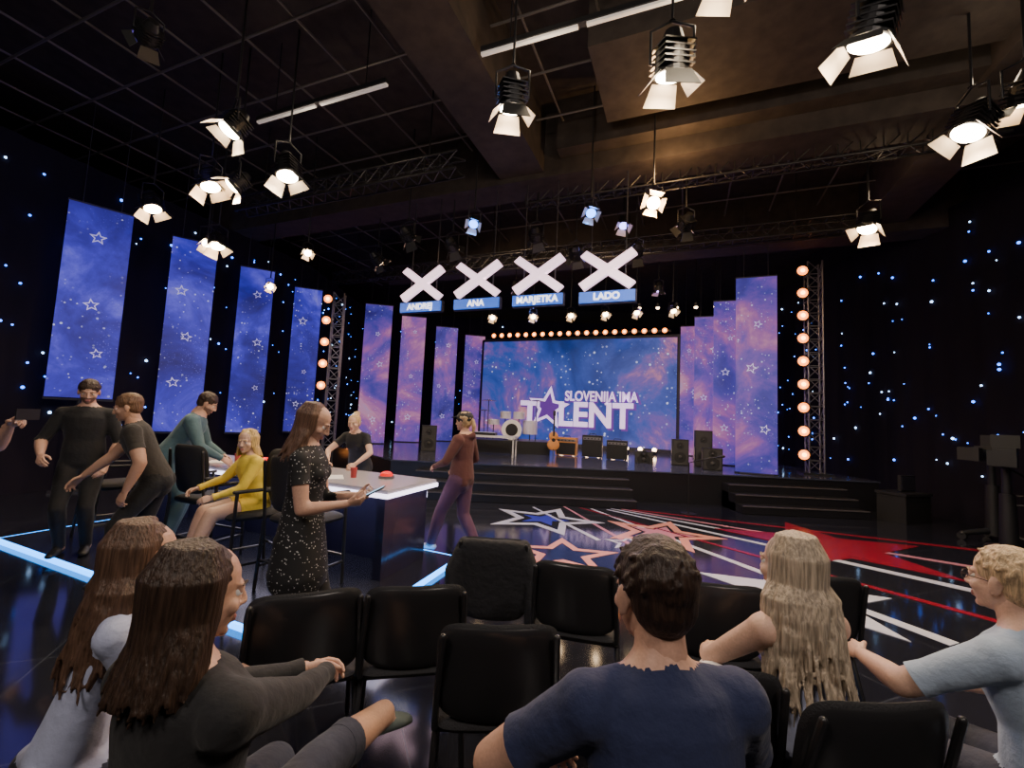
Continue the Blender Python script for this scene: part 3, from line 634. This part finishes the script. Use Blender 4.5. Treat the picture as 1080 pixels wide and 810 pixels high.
# ---------------------------------------------------------------- chairs
ch_f=mat('chair_black_fabric',(.016,.016,.019),.75,bump=.3,bscale=160); ch_p=mat('chair_black_frame',(.02,.02,.022),.3)
def chair(x,y,yaw,name='audience_chair',z=0):
    b=MB(); 
    b.pad(.47,.46,.07,0,7,0,Matrix.Translation((0,0,.45))@Matrix.Rotation(rad(90),4,'X'))
    b.pad(.47,.40,.045,.035,5,0,Matrix.Translation((0,-.245,.66))@Matrix.Rotation(rad(11),4,'X'))
    b.pad(.45,.38,.03,.035,5,1,Matrix.Translation((0,-.265,.66))@Matrix.Rotation(rad(11),4,'X'))
    for s in(-1,1):
        b.tube([(s*.21,-.30,.82),(s*.225,-.235,.6),(s*.23,-.20,.44),(s*.23,-.14,.41),(s*.23,.18,.41),(s*.235,.215,.38),(s*.245,.245,0.012)],.0125,seg=8,mi=1)
        b.tube([(s*.23,-.12,.41),(s*.24,-.3,.012)],.0125,seg=8,mi=1)
        b.tube([(s*.23,.1,.405),(s*.24,-.02,.25),(s*.238,-.2,.2)],.009,seg=6,mi=1)
    b.tube([(-.23,.16,.405),(.23,.16,.405)],.011,seg=8,mi=1); b.tube([(-.23,-.15,.405),(.23,-.15,.405)],.011,seg=8,mi=1)
    return b.obj(name,[ch_f,ch_p],loc=(x,y,z),rot=(0,0,rad(yaw)),smooth=True)
def jchair(x,y,yaw):
    b=MB(); b.pad(.5,.48,.09,0,6,0,Matrix.Translation((0,0,.60))@Matrix.Rotation(rad(90),4,'X'))
    b.pad(.48,.50,.06,.05,5,0,Matrix.Translation((0,-.26,.92))@Matrix.Rotation(rad(8),4,'X'))
    for s in(-1,1):
        b.tube([(s*.24,-.29,1.1),(s*.25,-.24,.6),(s*.25,-.28,.01)],.015,seg=8,mi=1); b.tube([(s*.25,.2,.82),(s*.25,.22,.01)],.015,seg=8,mi=1)
        b.tube([(s*.25,-.25,.84),(s*.25,.22,.83)],[(.03,.015),(.03,.015)],side=(1,0,0),mi=0); b.tube([(s*.25,-.26,.2),(s*.25,.22,.2)],.012,seg=8,mi=1)
    b.tube([(-.25,.22,.25),(.25,.22,.25)],.013,seg=8,mi=1); b.tube([(-.25,-.26,.25),(.25,-.26,.25)],.013,seg=8,mi=1)
    return b.obj('judge_chair',[ch_f,ch_p],loc=(x,y,.05),rot=(0,0,rad(yaw)),smooth=True)
jchair(-1.80,4.05,-25); jchair(-2.40,4.16,141); jchair(-3.15,4.72,-20); jchair(-4.6,5.25,-30)
for x,y,a in[(-.05,3.15,-4),(.45,2.7,-14),(1.12,2.5,-8),(-.44,2.3,12),(-.93,2.16,24),(-.02,1.97,4),(.72,1.74,-8),(1.75,2.7,-8),(-5.5,4.0,-20),(-6.3,4.9,-20)]: chair(x,y,a)
chair(1.10,1.60,4); chair(1.72,1.38,10); chair(.36,.96,0); chair(-.70,1.04,-8); chair(-1.26,1.38,-45)
jm=mat('jacket_black_cloth',(.022,.022,.026),.85,bump=.5,bscale=25)
b=MB(); b.pad(.48,.54,.10,.03,5,0,Matrix.Translation((0,-.27,.59))@Matrix.Rotation(rad(9),4,'X'))
for s in(-1,1): b.tube([(s*.19,-.25,.80),(s*.26,-.28,.64),(s*.25,-.3,.36)],[.05,.05,.04])
o=put(remesh(b,.015,2),'draped_jacket',[jm]); o.location=(-.05,3.15,0); o.rotation_euler=(0,0,rad(-4))
b=MB(); b.ell((0,0,.56),(.15,.14,.09)); b.ell((.04,-.08,.63),(.1,.08,.09)); b.ell((-.06,.05,.6),(.11,.12,.07)); b.tube([(.06,0,.6),(.12,.1,.6),(.13,.2,.5)],[.06,.05,.03])
o=put(remesh(b,.012,1),'white_jacket_bundle',[mat('white_cloth',(.75,.73,.72),.8,bump=.6,bscale=18)]); o.location=(.76,1.80,.02)
# ---------------------------------------------------------------- stage equipment
drum=mat('drum_shell',(.7,.68,.75),.3,metal=.2); skinw=mat('drum_head',(.85,.85,.85),.5); brass=mat('cymbal_brass',(.9,.65,.25),.25,metal=1); wood=mat('amp_wood',(.6,.26,.08),.5); 
b=MB(); b.cyl((0,-.22,.3),(0,.22,.3),.30,mi=0,seg=24); b.cyl((0,-.235,.3),(0,-.22,.3),.29,mi=1,seg=24); b.cyl((0,-.24,.3),(0,-.235,.3),.18,mi=3,seg=24)
for x,y,z,r,h in((-.2,0,.72,.16,.2),(.2,0,.72,.17,.2),(-.55,.2,.5,.18,.15),(.55,.2,.38,.22,.4)): b.cyl((x,y,z-h/2),(x,y,z+h/2),r,mi=0,seg=20); b.cyl((x,y,z+h/2),(x,y,z+h/2+.01),r*.97,mi=1,seg=20); b.cyl((x,y,0),(x,y,z),.015,mi=3,seg=6)
for x,y,z in((-.72,.1,1.15),(.72,.1,1.2),(-.85,.4,.85)): b.cyl((x,y,0),(x,y,z),.012,mi=3,seg=6); b.cyl((x,y,z-.02),(x,y,z+.02),.26,.03,mi=2,seg=20)
b.cyl((0,.6,0),(0,.6,.5),.03,mi=3); b.cyl((0,.6,.5),(0,.6,.57),.17,mi=3); b.box((0,.2,-.18),(2.2,1.6,.36),3)
b.obj('drum_kit',[drum,skinw,brass,hous],loc=(.05,13.0,1.01),smooth=False)
b=MB(); b.box((0,0,.50),(1.5,.5,.05),0)
for x in(-.7,.7):
    for y in(-.2,.2): b.cyl((x,y,0),(x,y,.50),.02,mi=0,seg=8)
b.box((-.2,0,.56),(.8,.28,.07),1); b.box((-.2,-.05,.60),(.75,.15,.01),0)
b.obj('keyboard_table',[mat('table_white',(.6,.6,.65),.4),hous],loc=(-.55,11.5,.65),rot=(0,0,-.2))
def amp(x,y,w,h,m):
    b=MB(); b.box((0,0,h/2+.02),(w,.3,h),0); b.box((0,-.155,h*.42),(w*.9,.01,h*.66),1); b.box((0,-.157,h*.88),(w*.9,.012,h*.13),2)
    for i in range(5): b.cyl((-w*.35+i*w*.17,-.16,h*.88),(-w*.35+i*w*.17,-.19,h*.88),.018,mi=1,seg=8)
    b.tube([(-.1,0,h+.02),(-.08,0,h+.06),(.08,0,h+.06),(.1,0,h+.02)],.01,mi=1,seg=6)
    for sx in(-1,1): b.cyl((sx*w*.4,0,0),(sx*w*.4,0,.03),.02,mi=1,seg=8)
    b.obj('guitar_amplifier',[m,hous,steel],loc=(x,y,.65),rot=(0,0,-.3))
amp(1.65,12.6,.6,.5,wood); amp(2.35,12.4,.55,.6,hous); amp(2.95,12.0,.55,.5,hous)
b=MB()
b.ell((0,0,.32),(.17,.04,.16)); b.ell((0,0,.55),(.13,.04,.13)); b.box((0,-.03,.85),(.045,.03,.6),1); b.box((0,-.03,1.18),(.07,.03,.14),1); b.cyl((0,-.05,.45),(0,-.045,.45),.05,mi=1)
b.cyl((-.15,.1,0.003),(0,.05,.5),.012,mi=1,seg=6); b.cyl((.15,.1,0.003),(0,.05,.5),.012,mi=1,seg=6); b.cyl((0,-.12,0.003),(0,-.02,.2),.012,mi=1,seg=6)
b.obj('acoustic_guitar',[wood,hous],loc=(1.2,12.0,.655),smooth=True)
def speaker(x,y,z,w,h,rz=-.3):
    b=MB(); b.box((0,0,h/2),(w,w*.8,h),0); b.box((0,-w*.405,h/2),(w*.9,.01,h*.92),1)
    for q,r in((.32,.36),(.75,.22)): b.cyl((0,-w*.41,h*q),(0,-w*.43,h*q),w*r,w*r*.9,mi=0,seg=20); b.ell((0,-w*.42,h*q),(w*r*.35,.03,w*r*.35),mi=1)
    b.obj('loudspeaker',[hous,mat('speaker_grille',(.025,.025,.028),.6)],loc=(x,y,z),rot=(0,0,rz))
speaker(4.35,11.2,.652,.4,.65); speaker(4.85,11.0,.652,.4,.9); speaker(4.75,10.3,.652,.42,.5); speaker(-2.2,12.0,.652,.4,.7,.2); speaker(3.5,11.4,.652,.45,.3)
b=MB(); b.tube([(0,0,.02),(0,0,.95),(.1,-.1,1.0),(.4,-.3,1.1)],.012,seg=8); b.cyl((0,0,0),(0,0,.02),.14); b.tube([(.4,-.3,1.1),(.48,-.36,1.12)],[.018,.024],seg=8)
b.obj('microphone_stand',[hous],loc=(3.4,8.3,0)); 
camm=mat('camera_body_black',(.010,.010,.012),.5)
def tvcam(x,y,rz):
    b=MB(); b.cyl((0,0,.1),(0,0,.9),.10,.08,seg=16); b.cyl((0,0,.9),(0,0,1.25),.05,seg=12)
    for i in range(3):
        a=i*2.094; p=V((math.cos(a)*.45,math.sin(a)*.45,.1)); b.tube([(0,0,.18),p],[.05,.04]); b.cyl(p+V((0,.03,-.04)),p+V((0,-.03,-.04)),.06)
    b.tube([(.0,0,.75),(.35*1,0,.78)],.015); 
    b.box((0,0,1.4),(.22,.45,.26)); b.cyl((0,-.22,1.4),(0,-.55,1.4),.09,.11,seg=16); b.box((0,-.62,1.4),(.26,.12,.2)); b.box((0,.1,1.62),(.28,.1,.18)); b.cyl((0,0,1.27),(.25,.5,1.05),.014,seg=8)
    b.obj('broadcast_camera',[camm],loc=(x,y,0),rot=(0,0,rz),smooth=True)
tvcam(6.9,6.1,-.9); tvcam(7.9,7.2,-1.2)
b=MB(); b.box((0,0,.25),(.7,.5,.5)); b.box((0,0,.53),(.74,.54,.05)); b.box((.1,0,.72),(.4,.06,.3)); b.box((.1,-.035,.72),(.36,.01,.26),1)
b.obj('equipment_case',[camm,mat('monitor_dim',(.02,.02,.03),.2)],loc=(7.7,8.6,0),rot=(0,0,.3))
# ---------------------------------------------------------------- PEOPLE
def fab(n,c,**k): return mat(n,c,.85,bump=.35,bscale=22,sheen=.1,**k)
blk=fab('cloth_black',(.012,.012,.014)); navy=fab('cloth_navy',(.016,.024,.078)); jeans=fab('cloth_dark_jeans',(.03,.035,.06)); teal=fab('cloth_teal',(.075,.14,.165)); maroon=fab('cloth_maroon',(.085,.025,.025)); mauve=fab('cloth_mauve',(.10,.04,.085)); yell=fab('cloth_yellow',(.85,.64,.07)); char=fab('cloth_charcoal',(.03,.026,.022)); whit=fab('cloth_white',(.42,.46,.64)); lb=fab('cloth_light_blue',(.36,.45,.58)); dots=dots_mat('cloth_dotted_black',(.012,.012,.014),(.6,.6,.6),55,.2)
wshoe=mat('shoe_white',(.7,.7,.7),.5); gshoe=mat('shoe_grey_green',(.16,.2,.2),.6)
ash=(.42,.34,.25); brown=(.04,.022,.014); dbr=(.028,.014,.009); mid=(.16,.085,.045)
K3=((0,.3,1),(0,.3,1))
human('seated_man',(.38,1.0,0),6,1.78,'m',pelvis=(0,-.06,.56),chest=(0,.05,1.01),hands=((-.22,.34,.68),(.16,.38,.66)),apole=((-1,-.3,-.1),(.9,-.4,-.3)),feet=((-.17,.50,.09),(.17,.50,.09)),kpole=K3,out=dict(top=navy,bot=jeans,sleeve=.62),hair=('short',0,dbr),vox=.0105,ease=.014,heavy=1.0,hy=8,hp=6,hscale=1.08)
human('seated_woman',(-.70,1.08,0),-8,1.66,'f',pelvis=(0,-.02,.56),chest=(0,-.05,.99),twist=-12,hands=((.02,.40,.79),(.09,.42,.78)),apole=((-1,-.3,-.5),(1,-.3,-.5)),feet=((-.06,.50,.09),(.15,.80,.44)),kpole=((0,.3,1),(-.45,.2,1)),footdir=((0,1,0),(.35,.8,-.25)),out=dict(top=blk,bot=jeans,shoe=gshoe,sleeve=1.9,pants=1.35),hair=('long',.18,brown),vox=.0105,ease=.014,hy=-30,hp=8,heavy=1.06,curl=.8,locks=60,wave=.003,bulk=.80)
human('seated_girl',(-1.24,1.44,0),-48,1.55,'m',pelvis=(0,-.06,.54),chest=(0,.02,.94),hands=((-.1,.34,.63),(.1,.34,.63)),feet=((-.1,.42,.09),(.1,.42,.09)),kpole=K3,out=dict(top=whit,bot=jeans,sleeve=.7),hair=('long',.34,(.10,.055,.035)),vox=.012,ease=.008,hy=-8,hp=6,wave=.012,locks=60,bulk=.95,heavy=.84)
human('seated_blonde_woman',(1.08,1.66,0),10,1.60,'f',pelvis=(0,-.05,.54),chest=(0,-.01,.93),hands=((-.12,.36,.66),(.14,.36,.66)),apole=((-1,-.3,-.4),(1,-.4,-.4)),feet=((-.14,.46,.09),(.14,.46,.09)),kpole=K3,out=dict(top=whit,bot=jeans,sleeve=0,tank=True),hair=('long',.40,ash),sk=1,vox=.0105,ease=.004,hy=12,wave=.012,locks=90,bulk=1.12,hscale=1.12,heavy=1.05)
human('seated_older_woman',(1.72,1.44,0),14,1.66,'f',pelvis=(0,-.05,.55),chest=(0,.03,.96),hands=((-.20,.42,.76),(.14,.36,.66)),apole=((-1,-.3,-.5),(1,-.4,-.4)),feet=((-.14,.46,.09),(.14,.46,.09)),kpole=K3,out=dict(top=lb,bot=jeans,sleeve=.8),hair=('short',0,(.55,.40,.24)),sk=1,vox=.0105,ease=.014,hy=4,heavy=1.06,glasses=True)
human('man_in_black_shirt',(-4.42,4.6,.05),-150,1.84,'m',chest=(0,.03,1.44),hands=((-.23,.20,.92),(.24,.28,1.02)),apole=((-.7,-1,0),(.6,-1,0)),out=dict(top=blk,bot=blk,sleeve=1.0),hair=('short',0,brown),vox=.014,hy=10,hp=18,beard=True,ease=.012)
human('man_reaching_over_chair',(-3.24,4.0,.05),120,1.74,'m',pelvis=(0,-.05,.88),chest=(0,.12,1.33),hands=((-.26,.1,.82),(.12,.54,.82)),apole=((-.6,-.8,0),(.7,-.5,-.4)),feet=((-.12,.14,.08),(.14,-.2,.08)),out=dict(top=char,bot=blk,sleeve=.55),hair=('short',0,mid),vox=.014,hp=14,ease=.012,sk=2)
human('man_in_teal_jacket',(-3.78,5.0,.05),-64,1.84,'m',pelvis=(0,-.08,.93),chest=(0,.17,1.40),hands=((-.14,.46,.97),(.18,.48,.97)),apole=((-.7,-.6,-.2),(.7,-.6,-.2)),out=dict(top=teal,bot=teal,sleeve=1.9,hem=.02),hair=('short',0,brown),vox=.014,hp=28,ease=.020,beard=True)
human('girl_in_yellow_jacket',(-2.40,4.16,.05),141,1.50,'f',pelvis=(0,-.04,.69),chest=(0,.02,1.08),hands=((-.1,.34,.78),(.22,.36,.82)),feet=((-.1,.46,.30),(.12,.42,.28)),kpole=((0,.4,1),(0,.4,1)),footdir=((0,1,-.3),(0,1,-.3)),out=dict(top=yell,bot=yell,shoe=wshoe,sleeve=1.9,pants=.4),hair=('long',.12,(.66,.45,.18)),sk=1,vox=.013,hy=38,hp=5,ease=.016,wave=.004,bulk=.85,locks=34)
human('woman_leaning_on_desk',(-2.02,5.9,.05),176,1.64,'f',pelvis=(0,-.1,.86),chest=(0,.10,1.26),hands=((-.16,.42,.93),(.2,.42,.93)),apole=((-1,-.3,0),(1,-.3,0)),out=dict(top=blk,bot=blk,sleeve=.5),hair=('bun',0,(.55,.38,.2)),vox=.014,hp=10,sk=1)
r_,J=human('woman_in_dotted_dress',(-1.22,2.68,0),-82,1.66,'f',pelvis=(0,0,.885),hands=((-.07,.29,1.10),(.10,.27,1.08)),apole=((-.5,-.7,-1),(.5,-.7,-1)),handdir=((.2,1,.1),(-.2,1,.1)),palm=((-.6,0,-.5),(.6,0,-.5)),feet=((-.09,.05,.08),(.1,-.06,.08)),
   extra=[([(0,0,1.04),(0,0,.84),(0,.0,.66)],[(.14,.11),(.18,.14),(.205,.165)])],out=dict(top=dots,bot=blk,sleeve=.45),hair=('long',.22,(.13,.07,.045)),vox=.012,hp=26,hy=0,ease=.008,curl=.9,wave=.008,bulk=.82,locks=56)
b=MB(); b.box((0,0,0),(.075,.155,.009)); b.box((0,0,.0052),(.069,.147,.001),1)
phs=[hous,mat('phone_screen',(.1,.2,.3),.1,em=(.4,.7,1),es=1.2)]
o=b.obj('smartphone',phs,parent=r_); o.location=(.02,.40,1.135); o.rotation_euler=(rad(28),0,0)
human('woman_in_cap',(-.56,5.3,0),66,1.70,'f',pelvis=(0,0,.89),chest=(0,-.02,1.36),hands=((-.18,.26,1.02),(.22,.18,.98)),apole=((-1,-1,-.3),(1,-1,-.3)),feet=((-.09,.32,.09),(.09,-.22,.10)),kpole=((0,1,.1),(0,1,.1)),out=dict(top=maroon,bot=mauve,shoe=wshoe,sleeve=1.95,hem=.0),hair=('pony',.12,(.5,.34,.18)),cap=True,vox=.013,ease=.024,hood=True)
r2,J2=human('man_holding_phone',(-3.92,3.0,0),-88,1.78,'m',hands=((-.05,.44,1.42),(.24,.05,.82)),apole=((-.4,-.2,-1),(.4,-1,0)),handdir=((0,1,.5),None),palm=((-.5,-.6,.5),(.6,.3,.5)),out=dict(top=char,bot=jeans,sleeve=.6),hair=('short',0,brown),vox=.014,ease=.012,curl=(1.0,.5))
b=MB(); b.box((0,0,0),(.155,.009,.075)); b.box((0,-.0052,0),(.147,.001,.069),1)
o=b.obj('smartphone',phs,parent=r2); o.location=(-.04,.56,1.50)
# ---------------------------------------------------------------- world & camera
w=bpy.data.worlds.new('world'); bpy.context.scene.world=w; w.use_nodes=True; w.node_tree.nodes['Background'].inputs[0].default_value=(.03,.03,.05,1); w.node_tree.nodes['Background'].inputs[1].default_value=.3
cd=bpy.data.cameras.new('camera'); cam=bpy.data.objects.new('camera',cd); COL.objects.link(cam)
cd.lens=36*460/1080; cd.sensor_width=36; cd.clip_start=.05; cd.clip_end=100
cam.matrix_world=Matrix.Translation((0,0,1.62))@Matrix.Rotation(rad(94.6),4,'X')@Matrix.Rotation(rad(2.6),4,'Z')
bpy.context.scene.camera=cam
